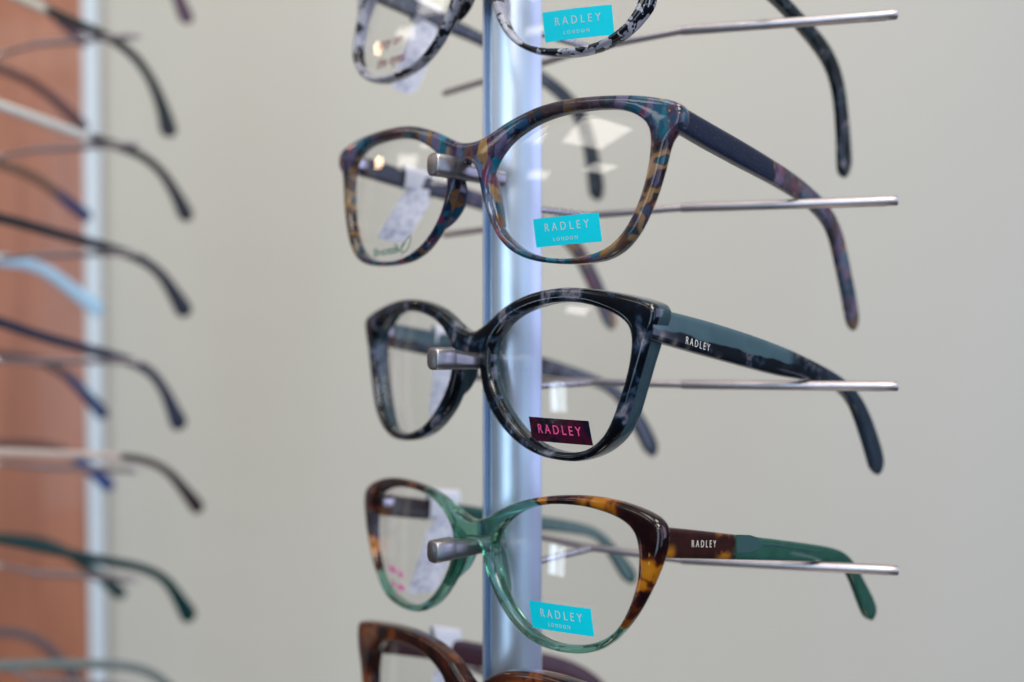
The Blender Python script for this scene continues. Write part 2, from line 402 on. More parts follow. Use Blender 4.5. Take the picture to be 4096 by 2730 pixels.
def loft(sections,closed_ring=True,cap=True,name='loft'):
    bm=bmesh.new(); prev=None;first=None
    for s in sections:
        ring=[bm.verts.new(p) for p in s]
        if prev:
            n=len(ring)
            for i in range(n): bm.faces.new((prev[i],prev[(i+1)%n],ring[(i+1)%n],ring[i]))
        else: first=ring
        prev=ring
    if cap: bm.faces.new(first); bm.faces.new(prev)
    bmesh.ops.recalc_face_normals(bm,faces=bm.faces)
    me=bpy.data.meshes.new(name); bm.to_mesh(me); bm.free(); return me
def superellipse(n,ex):
    out=[]
    for i in range(n):
        a=2*math.pi*i/n; c,s=math.cos(a),math.sin(a)
        out.append((math.copysign(abs(c)**(2/ex),c),math.copysign(abs(s)**(2/ex),s)))
    return out
def make_temple(top,bot,uc,side,thick=3.4,splay=0.0,grow=0.0,w0=6.8,ex=4.2,shrink=.5,droop=0.0,stretch=1.0):
    """side +1 near, -1 far. top/bot: (w,v) edge polylines"""
    T=resample(catmull(relax(top,1,.2,False),5,False),401); B=resample(catmull(relax(bot,1,.2,False),5,False),401)
    if droop or stretch!=1:
        def dr(p): q=(p.x-w0)*stretch; return Vector((w0+q*math.cos(droop)+p.y*0,p.y-q*math.sin(droop)))
        T=[dr(p) for p in T]; B=[dr(p) for p in B]
    sl_=[i/44*.955 for i in range(45)]+[.966,.976,.984,.990,.995,.9985]
    T=[T[int(q*400)] for q in sl_]; B=[B[int(q*400)] for q in sl_]
    secs=[];prof=superellipse(28,ex)
    n=len(T)
    for i in range(n):
        m=(T[i]+B[i])/2; h=(T[i]-B[i]); H=max(1.2,h.length-shrink)/2+grow; d=h.normalized()
        s=sl_[i]; th=thick/2*(1-.12*s)
        k=1.0
        if s>.96: k=math.sqrt(max(.02,1-((s-.96)/.0392)**2))
        u_=uc-0.010*max(0,m.x-60)*0.0
        if side>0: u=uc
        else: u=-uc
        sp=math.tan(splay)*(m.x-w0)
        u=u-side*sp
        ring=[((u+a*th*k)*MM,(m.x+d.x*b*H*k)*MM,(m.y+d.y*b*H*k)*MM) for a,b in prof]
        secs.append(ring)
    me=loft(secs,name='temple'); smooth(me,40); return me

def make_pad(side,S,v0,v1,depth,prot=5.0):
    """moulded acetate nose pad: a fin on the back of the rim that follows the nose side of the opening"""
    O=[Vector(p) for p in S['outer']]; I=[Vector(p) for p in S['inner']]
    def at(L,v,closed):
        best=None
        for a,b in zip(L,L[1:]+(L[:1] if closed else [])):
            if (a.y-v)*(b.y-v)<=0 and a.y!=b.y:
                x=a.x+(b.x-a.x)*(v-a.y)/(b.y-a.y)
                if x<30 and (best is None or abs(x-12)<abs(best-12)): best=x
        return best
    secs=[];prof=superellipse(20,2.2);N=22
    for i in range(N+1):
        s_=i/N; v=v0+(v1-v0)*s_
        uo,ui=at(O[len(O)//2:],v,False),at(I,v,True)
        if ui is None: continue
        if uo is None: uo=ui-3.5
        m=(uo+ui)/2+1.2; k=max(.03,math.sin(math.pi*s_)**.6); p=prot*k
        half=.95*(.35+.65*k); w0=WRAP*m*m+depth-2.2; cw=w0+(p+1.6)/2
        secs.append([(side*(m+a*half-(b*(p+1.6)/2+(p+1.6)/2)*.22)*MM,(cw+b*(p+1.6)/2)*MM,(v+.0)*MM) for a,b in prof])
    me=loft(secs,name='nose_pad'); smooth(me,60); return me

def box_mesh(name,cx,cy,cz,sx,sy,sz,bev=0.0,seg=2):
    bm=bmesh.new(); bmesh.ops.create_cube(bm,size=1)
    for v in bm.verts: v.co=(cx+v.co.x*sx,cy+v.co.y*sy,cz+v.co.z*sz)
    if bev: bmesh.ops.bevel(bm,geom=list(bm.edges),offset=bev,segments=seg,profile=.6,affect='EDGES')
    me=bpy.data.meshes.new(name); bm.to_mesh(me); bm.free(); smooth(me,35); return me
def tube_mesh(name,path,radii,n=20,capbev=True):
    path=[Vector(p) for p in path]; secs=[]
    for i,p in enumerate(path):
        t=(path[min(i+1,len(path)-1)]-path[max(i-1,0)]).normalized(); a=t.cross(Vector((0,0,1))); 
        if a.length<1e-4: a=Vector((1,0,0))
        a.normalize(); b=t.cross(a)
        secs.append([p+a*math.cos(2*math.pi*k/n)*radii[i]+b*math.sin(2*math.pi*k/n)*radii[i] for k in range(n)])
    me=loft(secs,name=name); smooth(me,45); return me

FONT=None
def text_mesh(name,body,size,place,extrude=0.02,spacing=1.0,offset=0.0,shear=0.0,align='CENTER'):
    cu=bpy.data.curves.new('t','FONT'); cu.body=body; cu.size=size; cu.extrude=extrude; cu.space_character=spacing; cu.offset=offset; cu.shear=shear
    cu.align_x=align; cu.align_y='CENTER'; cu.resolution_u=3
    ob=bpy.data.objects.new('t',cu); col.objects.link(ob)
    dg=bpy.context.evaluated_depsgraph_get(); me=bpy.data.meshes.new_from_object(ob.evaluated_get(dg)); bpy.data.objects.remove(ob)
    for v in me.vertices: v.co=place(v.co.x,v.co.y,v.co.z)
    me.name=name; me.materials.clear(); return me
def strokes_mesh(name,strokes,place,width=.35,th=.03):
    """thin pen strokes given as polylines"""
    bm=bmesh.new()
    for st in strokes:
        P=catmull([Vector(p) for p in st],5,False) if len(st)>2 else [Vector(p) for p in st]
        prev=None
        for i,p in enumerate(P):
            t=(P[min(i+1,len(P)-1)]-P[max(0,i-1)]).normalized(); n=Vector((-t.y,t.x))*width/2
            a=[bm.verts.new(place(p.x+n.x,p.y+n.y,th)),bm.verts.new(place(p.x-n.x,p.y-n.y,th)),bm.verts.new(place(p.x-n.x,p.y-n.y,0)),bm.verts.new(place(p.x+n.x,p.y+n.y,0))]
            if prev:
                for k in range(4): bm.faces.new((prev[k],prev[(k+1)%4],a[(k+1)%4],a[k]))
            else: bm.faces.new(a)
            prev=a
        bm.faces.new(prev)
    bmesh.ops.recalc_face_normals(bm,faces=bm.faces)
    me=bpy.data.meshes.new(name); bm.to_mesh(me); bm.free(); return me

SHAPES={}
SHAPES['r1']=dict(pose=[0.75673, 0.06817, -0.09661],C=[-8.33, 277.3, 131.69],uh=62.44,
 inner=[(58.67, -35.04), (59.25, -31.18), (58.46, -25.16), (56.31, -18.92), (51.92, -13.02), (45.69, -8.27), (36.35, -4.39), (25.64, -2.59), (17.41, -3.42), (11.58, -7.45), (8.78, -12.65), (8.62, -19.29), (9.82, -24.84), (11.03, -28.58), (13.29, -33.34), (16.35, -37.71), (20.38, -41.26), (25.23, -43.54), (31.9, -44.82), (39.2, -45.45), (46.03, -45.1), (51.42, -43.21), (55.18, -40.6), (57.47, -37.67)],
 outer=[(-5.89, 0.0), (0.42, -0.09), (6.55, 1.2), (13.69, 1.77), (25.05, 1.37), (35.8, -0.54), (46.03, -3.88), (54.74, -7.16), (61.72, -10.39), (63.44, -13.79), (63.03, -17.23), (61.65, -19.75), (62.22, -25.69), (62.78, -31.61), (62.64, -35.5), (61.03, -38.06), (58.01, -41.68), (53.89, -44.46), (49.3, -46.43), (42.49, -47.63), (35.42, -47.49), (27.81, -46.17), (21.94, -44.04), (16.84, -40.83), (13.32, -37.31), (10.19, -32.89), (7.87, -28.09), (4.81, -20.85), (2.01, -13.56), (-0.79, -8.46), (-4.48, -6.3)],
 top=[(26.9, -7.2), (45.5, -7.0), (66.2, -7.4), (81.7, -9.1), (88.5, -10.4), (100.5, -11.7), (110.0, -14.1), (118.3, -17.8), (123.5, -22.7), (128.3, -29.4), (132.3, -36.5), (137.1, -46.0), (139.7, -52.9)],
 bot=[(22.7, -14.4), (40.5, -13.4), (60.3, -12.3), (70.5, -12.9), (85.0, -15.2), (95.2, -17.1), (106.3, -19.8), (113.4, -23.1), (118.5, -28.0), (122.3, -35.0), (125.3, -42.2), (127.5, -49.8), (129.3, -55.9), (132.5, -57.3)])
SHAPES['r2']=dict(pose=[0.71905, 0.03994, -0.0486],C=[-12.94, 267.24, 59.27],uh=67.8,
 inner=[(10.07, -6.79), (11.52, -4.62), (14.53, -1.48), (18.41, 0.87), (23.84, 3.24), (29.15, 4.47), (34.33, 5.16), (40.35, 5.37), (46.19, 5.13), (50.45, 4.6), (53.96, 3.45), (56.76, 1.89), (58.64, 0.3), (59.64, -1.6), (60.25, -4.08), (60.22, -8.13), (59.76, -12.98), (58.74, -17.4), (57.27, -21.83), (55.31, -25.88), (52.6, -29.54), (49.08, -32.2), (44.18, -33.73), (38.81, -34.56), (33.18, -34.53), (28.36, -33.9), (23.32, -32.39), (18.59, -29.86), (14.2, -26.15), (11.15, -21.95), (9.24, -17.28), (8.24, -12.63), (8.7, -9.44)],
 outer=[(-1.12, 0.0), (4.02, 0.2), (8.84, 2.03), (14.05, 4.46), (19.68, 6.34), (25.66, 7.91), (31.48, 8.58), (37.61, 8.77), (44.02, 8.59), (51.12, 8.1), (56.15, 7.47), (61.49, 6.42), (65.84, 5.21), (68.01, 3.94), (68.8, 1.29), (68.34, -1.06), (66.75, -2.33), (65.18, -4.02), (64.52, -6.79), (63.9, -10.36), (63.07, -13.94), (62.05, -17.93), (60.58, -21.93), (58.88, -25.95), (56.69, -29.58), (53.95, -32.43), (50.41, -34.49), (46.23, -35.54), (40.42, -36.05), (33.81, -35.96), (26.85, -35.29), (21.17, -33.7), (16.37, -31.17), (12.52, -27.46), (9.74, -23.26), (7.54, -19.03), (5.93, -14.79), (4.66, -11.0), (3.47, -8.12), (1.69, -6.12), (-1.0, -5.19)],
 top=[(11.7, 4.1), (24.6, 3.3), (44.0, 2.3), (59.9, 0.9), (73.9, -0.1), (89.4, -2.6), (100.6, -5.1), (110.6, -8.8), (117.5, -14.7), (122.5, -21.0), (127.9, -28.3), (133.3, -35.7), (136.5, -41.8), (137.3, -46.2)],
 bot=[(8.1, -2.6), (19.5, -3.7), (31.8, -4.5), (45.0, -5.4), (57.9, -6.0), (70.2, -6.9), (83.4, -8.2), (94.0, -9.8), (103.6, -12.8), (109.0, -16.5), (112.7, -22.1), (117.7, -28.4), (122.9, -35.7), (127.1, -42.4), (129.9, -47.0)])
SHAPES['r3']=dict(pose=[0.84715, 0.02651, 0.0066],C=[-13.09, 277.14, 3.66],uh=66.99,
 inner=[(12.67, -0.29), (15.51, 2.28), (19.23, 4.35), (24.63, 6.11), (30.95, 7.37), (36.99, 7.77), (42.25, 7.5), (47.32, 6.61), (52.22, 5.07), (56.48, 3.4), (59.25, 1.4), (60.41, -0.54), (60.9, -3.61), (60.3, -8.6), (59.02, -13.61), (57.26, -18.29), (55.48, -23.01), (53.66, -26.6), (51.33, -29.48), (48.45, -31.65), (45.0, -33.1), (39.87, -33.7), (34.52, -33.5), (29.48, -32.23), (24.21, -30.09), (19.3, -26.57), (14.8, -22.06), (11.45, -17.39), (9.35, -13.04), (8.91, -8.64), (9.48, -4.66), (10.75, -2.24)],
 outer=[(-0.02, 0.0), (4.23, 0.74), (8.29, 2.88), (12.85, 5.84), (17.9, 8.28), (23.95, 10.17), (30.87, 11.34), (37.98, 11.71), (44.74, 11.23), (51.17, 10.31), (57.78, 8.99), (63.19, 7.63), (66.68, 6.38), (67.99, 4.64), (67.18, 0.89), (65.5, -2.11), (64.26, -6.66), (62.58, -12.0), (60.88, -17.39), (59.15, -22.82), (56.94, -27.18), (53.73, -30.87), (49.95, -33.7), (45.04, -35.48), (41.99, -35.94), (36.73, -35.98), (30.67, -35.46), (24.88, -33.83), (19.4, -31.27), (14.29, -27.72), (9.6, -23.17), (6.78, -18.42), (5.3, -14.01), (4.51, -10.46), (3.75, -7.78), (0.16, -6.44)],
 top=[(11.4, 5.2), (23.0, 4.1), (38.6, 2.0), (55.7, -0.7), (71.7, -3.7), (87.7, -7.7), (103.5, -12.0), (114.2, -17.7), (120.6, -24.0), (125.5, -30.4), (129.7, -36.8), (131.9, -41.7), (130.9, -45.6)],
 bot=[(10.6, -3.9), (23.2, -6.0), (38.8, -8.3), (55.8, -10.8), (68.0, -12.6), (78.4, -13.2), (89.2, -14.2), (103.6, -16.8), (109.7, -21.4), (114.3, -27.7), (118.3, -34.0), (121.6, -39.5), (124.0, -44.4), (126.5, -46.5)])
SHAPES['r4']=dict(pose=[0.84101, 0.07952, 0.05548],C=[-12.24, 274.28, -53.22],uh=67.04,
 inner=[(12.35, -0.83), (15.4, 1.78), (19.61, 4.24), (24.86, 6.01), (31.04, 7.04), (36.95, 7.38), (43.12, 7.35), (48.54, 6.65), (53.75, 5.51), (57.42, 3.9), (59.68, 1.84), (60.81, -1.05), (61.07, -5.48), (60.68, -9.98), (59.41, -14.58), (57.25, -19.33), (54.6, -23.45), (50.95, -26.29), (46.22, -28.4), (40.31, -29.8), (34.1, -30.29), (28.66, -29.65), (23.51, -27.69), (18.69, -24.38), (14.9, -20.38), (11.93, -16.17), (9.84, -11.76), (9.04, -7.57), (9.89, -4.05)],
 outer=[(-1.85, 0.0), (3.72, 0.57), (7.69, 2.21), (12.17, 4.29), (17.72, 6.5), (23.64, 8.09), (29.88, 9.21), (37.94, 10.06), (45.55, 10.35), (52.29, 9.82), (58.71, 8.73), (64.42, 6.9), (67.4, 4.73), (68.04, 2.21), (67.65, -1.48), (66.63, -4.88), (65.4, -8.31), (63.73, -11.81), (61.61, -15.76), (59.03, -19.81), (55.96, -23.61), (52.35, -27.18), (48.17, -29.96), (42.85, -31.54), (36.25, -32.26), (29.82, -32.03), (24.17, -30.82), (18.81, -28.06), (14.42, -24.62), (10.47, -20.17), (7.03, -15.53), (5.19, -11.02), (4.03, -7.25), (1.92, -6.16), (-1.59, -6.09)],
 top=[(11.1, 3.7), (25.3, 2.1), (41.3, 0.0), (58.7, -2.1), (77.7, -4.7), (91.4, -6.6), (100.1, -8.6), (106.0, -12.0), (111.9, -18.4), (116.5, -22.5), (121.1, -27.5), (121.8, -30.6), (120.1, -32.6)],
 bot=[(9.7, -4.6), (25.3, -5.9), (41.2, -7.3), (64.7, -9.5), (91.3, -11.8), (99.9, -13.3), (104.3, -17.0), (107.9, -22.4), (111.6, -27.9), (114.6, -32.0), (117.7, -33.4)])
SHAPES['r1']['pose'][0]=R(41.0); SHAPES['r1']['C'][0]-=1.0
SHAPES['r1']['top']=[(6,-5.5)]+SHAPES['r1']['top']; SHAPES['r1']['bot']=[(6,-14.5)]+SHAPES['r1']['bot']
for k_ in('r2','r3','r4'):
    for e_ in('top','bot'):
        a_,b_=SHAPES[k_][e_][0],SHAPES[k_][e_][1]; s_=(b_[1]-a_[1])/(b_[0]-a_[0]); SHAPES[k_][e_][0]=(6.2,a_[1]+(6.2-a_[0])*s_)
SHAPES['r5']=dict(pose=[R(46.5),R(3),R(2)],C=[-12.7,273.0,-110.0],uh=67.5,
 inner=[(9.5,-2),(12.6,5.4),(15,7.6),(20.6,10.4),(28,12),(38,12),(46.7,10.6),(53,8),(57,3.5),(58,-4),(57,-12),(54,-20),(48,-25.5),(38,-27.5),(28,-26.5),(19,-22.5),(13,-15),(10,-8)],
 outer=[(0,6.5),(1.9,7.4),(4.7,9.2),(9.1,12.6),(17,15.5),(27,17),(40,16.9),(53,15.5),(64,13.8),(68.2,13),(68.6,9),(67.6,3),(65,-2),(63.5,-10),(61,-20),(55,-27.5),(45,-31.5),(32,-31.5),(20,-27),(12,-18),(7,-8),(5,-1),(0,0)],
 top=[(6,12.4),(24,8.4),(38,4.8),(54,.6),(64,-2),(80,-5),(94,-10),(105,-16.5),(114,-25),(120,-35),(124,-43)],
 bot=[(6,2.5),(24,-1),(38,-4.5),(52,-8.3),(65,-12.3),(80,-13.5),(92,-17),(101,-23),(108,-31),(113,-40),(118,-45)])
SHAPES['r3']['sided']=2.4; SHAPES['r1']['endv']=(-24,-19); SHAPES['r2']['endv']=(-7,-3.5); SHAPES['r3']['endv']=(-9,-4); SHAPES['r4']['endv']=(-10,-4); SHAPES['r5']['endv']=(-4,1)

def build_glasses(key,label,fm,tm,droop=1.6,stretch=1.03,near_splay=0.0,depth=4.0,far_splay=11,bev=1.25,thick=3.4,pad=True,endd=0.3,front_label=None):
    S=SHAPES[key]; mw=frame_matrix(S['C'],S['pose'])
    g=thing('eyeglasses',label,'glasses','spectacle frames on the metal display stand',mw)
    f=link('front_frame',make_front(S,depth,bev,endd),M[fm],g); add_wn(f)
    cv=(min(p[1] for p in S['inner'])+max(p[1] for p in S['inner']))/2
    lens={}
    for side in(1,-1): lens[side]=link('lens',make_lens(S['inner'],side,cv),M['lens'],g)
    uc=S['uh']-thick/2
    tn=link('temple',make_temple(S['top'],S['bot'],uc,1,thick,splay=R(near_splay)),M[tm],g)
    tf=link('temple',make_temple(S['top'],S['bot'],uc,-1,thick,splay=R(far_splay),droop=R(droop),stretch=stretch),M[tm],g)
    if pad:
        nv=min(S['inner'],key=lambda p:p[0])[1]
        for side in(1,-1): link('nose_pad',make_pad(side,S,nv+5.5,nv-13,depth),M[fm],g)
    # metal hinges between front and temples
    m0=((S['top'][0][0]+S['bot'][0][0])/2,(S['top'][0][1]+S['bot'][0][1])/2)
    for side in(1,-1):
        link('hinge',box_mesh('hinge',side*(uc-2.4)*MM,(m0[0]+6.3)*MM,m0[1]*MM,1.8*MM,5*MM,3.4*MM,.3*MM),M['steel'],g)
    return g,f,lens,tn,tf,cv,S

def sticker(lens,pts,cv,side,dark,txt):
    """rectangular sticker on the lens front; pts = 4 corners in (u,v): tl,tr,br,bl"""
    A,B,Cc,D=[Vector(p) for p in pts]
    def q(s,t): return A.lerp(B,s).lerp(D.lerp(Cc,s),t)
    def pt(s,t,h): 
        p=q(s,t); return ((p.x)*MM,(lens_w(p.x,p.y,cv=cv)-h)*MM,p.y*MM)
    bm=bmesh.new();nx,ny=16,6;lay=[]
    for h in(.03,.12): lay.append([[bm.verts.new(pt(i/nx,j/ny,h)) for i in range(nx+1)] for j in range(ny+1)])
    for L in lay:
        for j in range(ny):
            for i in range(nx): bm.faces.new((L[j][i],L[j][i+1],L[j+1][i+1],L[j+1][i]))
    rim=lambda L:[L[0][i] for i in range(nx+1)]+[L[j][nx] for j in range(1,ny+1)]+[L[ny][i] for i in range(nx-1,-1,-1)]+[L[j][0] for j in range(ny-1,0,-1)]
    a,b=rim(lay[0]),rim(lay[1])
    for i in range(len(a)): bm.faces.new((a[i],a[(i+1)%len(a)],b[(i+1)%len(a)],b[i]))
    bmesh.ops.recalc_face_normals(bm,faces=bm.faces)
    me=bpy.data.meshes.new('sticker'); bm.to_mesh(me); bm.free(); smooth(me,30)
    st=link('sticker',me,M['dsticker'] if dark else M['sticker'],lens)
    wd=(B-A).length; ht=(D-A).length
    def mk(body,size,cx,cy,spacing,mat,sx=1.0,off=0.0):
        def place(x,y,z):
            s=.5+(cx+x*sx)/wd; t=.5-(cy+y)/ht; return Vector(pt(s,t,.14+ (z+.02)*.8))
        me=text_mesh('lettering',body,size,place,.02,spacing,off); o=link('lettering',me,M[mat],lens); o.parent=lens
        return o
    for t in txt: mk(*t)
    return st
def temple_text(g,temple,S,body,size,w,v,ang,spacing,mat,offset=0.0,sx=.8):
    c,s=math.cos(ang),math.sin(ang); u=S['uh']
    def place(x,y,z):
        x*=sx; return Vector(((u+.06+z)*MM,(w+x*c-y*s)*MM,(v+x*s+y*c)*MM))
    me=text_mesh('lettering',body,size,place,.03,spacing,offset); return link('lettering',me,M[mat],temple)
def lens_text(lens,body,size,cu,cv_,cv,ang,spacing,mat,shear=0.3,offset=0.0,sx=1.0):
    c,s=math.cos(ang),math.sin(ang)
    def place(x,y,z):
        x*=sx; uu=cu+x*c-y*s; vv=cv_+x*s+y*c; return Vector((uu*MM,(lens_w(uu,vv,cv=cv)-.06-(z+.02))*MM,vv*MM))
    me=text_mesh('lens_print',body,size,place,.02,spacing,offset,shear); return link('lens_print',me,M[mat],lens)
def lens_strokes(lens,strokes,cv,mat,width=.4):
    def place(x,y,z): return Vector((x*MM,(lens_w(x,y,cv=cv)-.05-z)*MM,y*MM))
    return link('lens_print',strokes_mesh('lens_print',strokes,place,width),M[mat],lens)

# ------------------------------------------------------------------ main glasses
G='spectacle frames on the metal display stand'
g1,f1,L1,tn1,tf1,cv1,S1=build_glasses('r1','topmost glasses with black and clear flecked rims, cut off by the top of the photo','flake','flake_t',far_splay=6,droop=3,stretch=1.03,near_splay=-2.9)
sticker(L1[1],[(27.2,-33.9),(49.9,-34.0),(51.2,-42.1),(28.9,-42.4)],cv1,1,False,
   [('RADLEY',3.4,0.3,1.0,1.62,'silver',.86,-.03),('LONDON',1.5,-.3,-2.4,1.75,'silver',.9,-.01)])
lens_text(L1[-1],'easy on',4.9,-41.3,-33.6,cv1,R(2),1.0,'brownink',.35,.05,1.0)
lens_text(L1[-1],'the eyes',4.9,-40.3,-39.8,cv1,R(2),1.0,'brownink',.35,.05,1.0)

g2,f2,L2,tn2,tf2,cv2,S2=build_glasses('r2','glasses in marbled purple, teal and ochre acetate with navy temples, second from top','multi','multi_t',far_splay=11)
sticker(L2[1],[(24.9,-23.5),(45.9,-22.3),(47.0,-29.9),(26.1,-31.3)],cv2,1,False,
   [('RADLEY',3.3,.2,1.1,1.62,'silver',.84,-.02),('LONDON',1.5,-.4,-2.3,1.7,'silver',.85,0)])
lens_text(L2[-1],'Bio-acetate',3.9,-39.0,-31.0,cv2,R(3),.95,'greenink',.3,.03,.82)
lens_strokes(L2[-1],[[(-31.0,-31.5),(-29.8,-29.5),(-27.6,-27.6),(-25.6,-26.6),(-25.8,-29.0),(-27.5,-31.0),(-29.6,-31.8)],[(-31.0,-31.5),(-32.0,-29.6),(-33.2,-28.8),(-33.0,-30.2),(-31.0,-31.5)],[(-29.8,-32.6),(-29.6,-30.2),(-28.2,-28.6)]],cv2,'greenink',.35)

g3,f3,L3,tn3,tf3,cv3,S3=build_glasses('r3','black pearl glasses with slate-teal temples and a dark sticker on the lens','pearl','pearl_t',depth=5.0,far_splay=11.5,droop=1.4,stretch=1.05,bev=1.2,thick=3.8)
sticker(L3[1],[(24.6,-24.6),(46.2,-24.7),(47.2,-31.3),(25.4,-31.4)],cv3,1,True,[('RADLEY',3.7,0.0,.1,1.5,'pink',.87,0.02)])
temple_text(g3,tn3,S3,'RADLEY',2.9,24.6,-3.7,R(-10),1.55,'foil',-.02,.74)

g4,f4,L4,tn4,tf4,cv4,S4=build_glasses('r4','glasses in translucent green with tortoiseshell outer corners and green temples','gt','gt_t',far_splay=12,bev=1.4)
sticker(L4[1],[(23.5,-20.3),(45.5,-19.4),(46.2,-26.6),(24.4,-27.7)],cv4,1,False,
   [('RADLEY',3.3,.4,.7,1.62,'silver',.88,-.02),('LONDON',1.5,-.5,-2.2,1.7,'silver',.85,0)])
temple_text(g4,tn4,S4,'RADLEY',2.7,24.4,-1.6,R(-4),1.6,'foil',-.02,.78)
def scribble(x0,x1,y,h,n,seed):
    rr=random.Random(seed); out=[];P=[]
    for i in range(n*2+1): P.append((x0+(x1-x0)*i/(n*2),y+(h if i%2 else 0)*rr.uniform(.55,1.1)))
    return P
lens_strokes(L4[-1],[scribble(-49.5,-44.0,-21.9,2.6,5,1),scribble(-42.5,-39.3,-22.6,2.2,3,2),scribble(-47.5,-44.8,-26.4,2.1,3,3),scribble(-43.6,-38.8,-26.9,2.1,5,4),[(-44.0,-27),(-44.2,-29),(-43.2,-29.6),(-42.9,-28)]],cv4,'pinkink',.5)

g5,f5,L5,tn5,tf5,cv5,S5=build_glasses('r5','brown tortoiseshell glasses with plum temples, cut off by the bottom of the photo','brown','plum_t',depth=5,far_splay=12)

# gold rivets showing at the end pieces
def rivets(g,front,uv,S):
    for side in(1,-1):
        for dv in(0,-2.1):
            u,v=uv[0],uv[1]+dv
            link('rivet',box_mesh('rivet',side*u*MM,(WRAP*u*u+.28)*MM,v*MM,1.7*MM,.7*MM,1.0*MM,.12*MM),M['gold'],front)
rivets(g2,f2,(64.6,2.2),S2); rivets(g4,f4,(64.0,-3.2),S4)
# metal core ridge let into the green temple and the small gem-like notch under it
def core(temple,S,side,pts,thk=.35,extra=0):
    u=S['uh']+.02
    bm=bmesh.new()
    a=[bm.verts.new((u*MM,w*MM,v*MM)) for w,v in pts]; b=[bm.verts.new(((u-thk)*MM,w*MM,v*MM)) for w,v in pts]
    bm.faces.new(a); bm.faces.new(b[::-1])
    for i in range(len(a)): bm.faces.new((a[i],b[i],b[(i+1)%len(a)],a[(i+1)%len(a)]))
    bmesh.ops.recalc_face_normals(bm,faces=bm.faces)
    bmesh.ops.bevel(bm,geom=list(bm.edges),offset=.0001,segments=1,affect='EDGES')
    me=bpy.data.meshes.new('core_wire'); bm.to_mesh(me); bm.free(); smooth(me,30)
    return link('core_wire',me,M['core_g'],temple)
M['core_g']=simple('core_green',(.014,.060,.058),.4)
core(tn4,S4,1,[(39.8,.0),(46,-.5),(49.5,-1.3),(52.5,-3.1),(58,-3.6),(70,-5.4),(85,-7.6),(85,-8.0),(70,-6.0),(58,-4.3),(52.5,-3.8),(49.5,-5.0),(45,-5.4),(39.8,-5.0)])

# ------------------------------------------------------------------ price tags
def price_tag(label,g,S,wv_loop,wv_ang,length,width,lean_w,splay,fold=True,loopw=9,loopz=None):
    """paper label folded over the far temple with a printed flag hanging below"""
    mw=g.matrix_world.copy()
    w,v=wv_loop
    u=-(S['uh']-1.7)+math.tan(R(splay))*(w-6.8)
    t=thing('price_tag',label,'price tag','white paper price tags on the temples',mw@Matrix.Translation((u*MM,w*MM,v*MM)))
    bm=bmesh.new()
    # sleeve round the temple
    H=loopz or 8.5; T=4.0
    prof=[(-T/2,-H/2),(-T/2,H/2),(0,H/2+.5),(T/2,H/2),(T/2,-H/2),(0,-H/2-.5)]
    prof=[Vector(p) for p in prof]; prof=resample(catmull(relax(prof,1,.15),5),36,True)
    sl=math.tan(wv_ang)
    def ring(y,k): return [bm.verts.new((p.x*k*MM,y*MM,(p.y*k+sl*y)*MM)) for p in prof]
    a=ring(-loopw/2,1.0);b=ring(loopw/2,1.0);a2=ring(-loopw/2,.93);b2=ring(loopw/2,.93);n=len(a)
    for i in range(n):
        j=(i+1)%n
        bm.faces.new((a[i],a[j],b[j],b[i]));bm.faces.new((a2[i],b2[i],b2[j],a2[j]));bm.faces.new((a[i],a2[i],a2[j],a[j]));bm.faces.new((b[i],b[j],b2[j],b2[i]))
    bmesh.ops.recalc_face_normals(bm,faces=bm.faces)
    me=bpy.data.meshes.new('sleeve'); bm.to_mesh(me); bm.free(); smooth(me,50); link('sleeve',me,M['plain'],t)
    # hanging flag: rounded sheet, slightly bowed, .25 mm thick
    bm=bmesh.new(); out=[]
    W2=width/2;r=3.2
    pts=[(-W2*.55,0),(-W2,-4)]
    cs=[(W2-r,-length+r,-math.pi/2,0)]
    base=[Vector((-W2*.6,.5)),Vector((-W2*.62,-1.5)),Vector((-W2,-4.5)),Vector((-W2,-length+r)),Vector((-W2+r*.3,-length+r*.3)),Vector((-W2+r,-length)),Vector((W2-r,-length)),Vector((W2-r*.3,-length+r*.3)),Vector((W2,-length+r)),Vector((W2,-4.5)),Vector((W2*.62,-1.5)),Vector((W2*.6,.5))]
    bx=[Vector((x,y)) for x,y in base]
    rows=24;L=[]
    def half(y):
        d=-y
        if d<1.5: return W2*.62
        if d<4.5: k=(d-1.5)/3; return W2*(.62+.38*k*k*(3-2*k))
        if d>length-r: q=(d-(length-r))/r; return W2-r+r*math.sqrt(max(0,1-min(1,q)**2))
        return W2
    for h in(0,.25):
        g_=[]
        for j in range(rows+1):
            y=-length*j/rows; hw=half(y)
            g_.append([bm.verts.new(((1.9+h+.9*math.sin(j/rows*2.6)+.35*(i/6-.5)**2*4)*MM,(hw*(i/3-1)+lean_w*(-y))*MM,(y-H/2+1.5)*MM)) for i in range(7)])
        L.append(g_)
    for g_ in L:
        for j in range(rows):
            for i in range(6): bm.faces.new((g_[j][i],g_[j][i+1],g_[j+1][i+1],g_[j+1][i]))
    rim=lambda L:[L[0][i] for i in range(7)]+[L[j][6] for j in range(1,rows+1)]+[L[rows][i] for i in range(5,-1,-1)]+[L[j][0] for j in range(rows-1,0,-1)]
    a,b=rim(L[0]),rim(L[1])
    for i in range(len(a)): bm.faces.new((a[i],a[(i+1)%len(a)],b[(i+1)%len(a)],b[i]))
    bmesh.ops.recalc_face_normals(bm,faces=bm.faces)
    me=bpy.data.meshes.new('flag'); bm.to_mesh(me); bm.free(); smooth(me,40); link('flag',me,M['paper'],t)
    return t
M['plain']=simple('plain_paper',(.80,.81,.90),.6)
price_tag('white price tag hanging lowest below the black and clear flecked glasses',g1,S1,(34,-11.5),R(0),29,13,-.34,4,loopz=9,loopw=13)
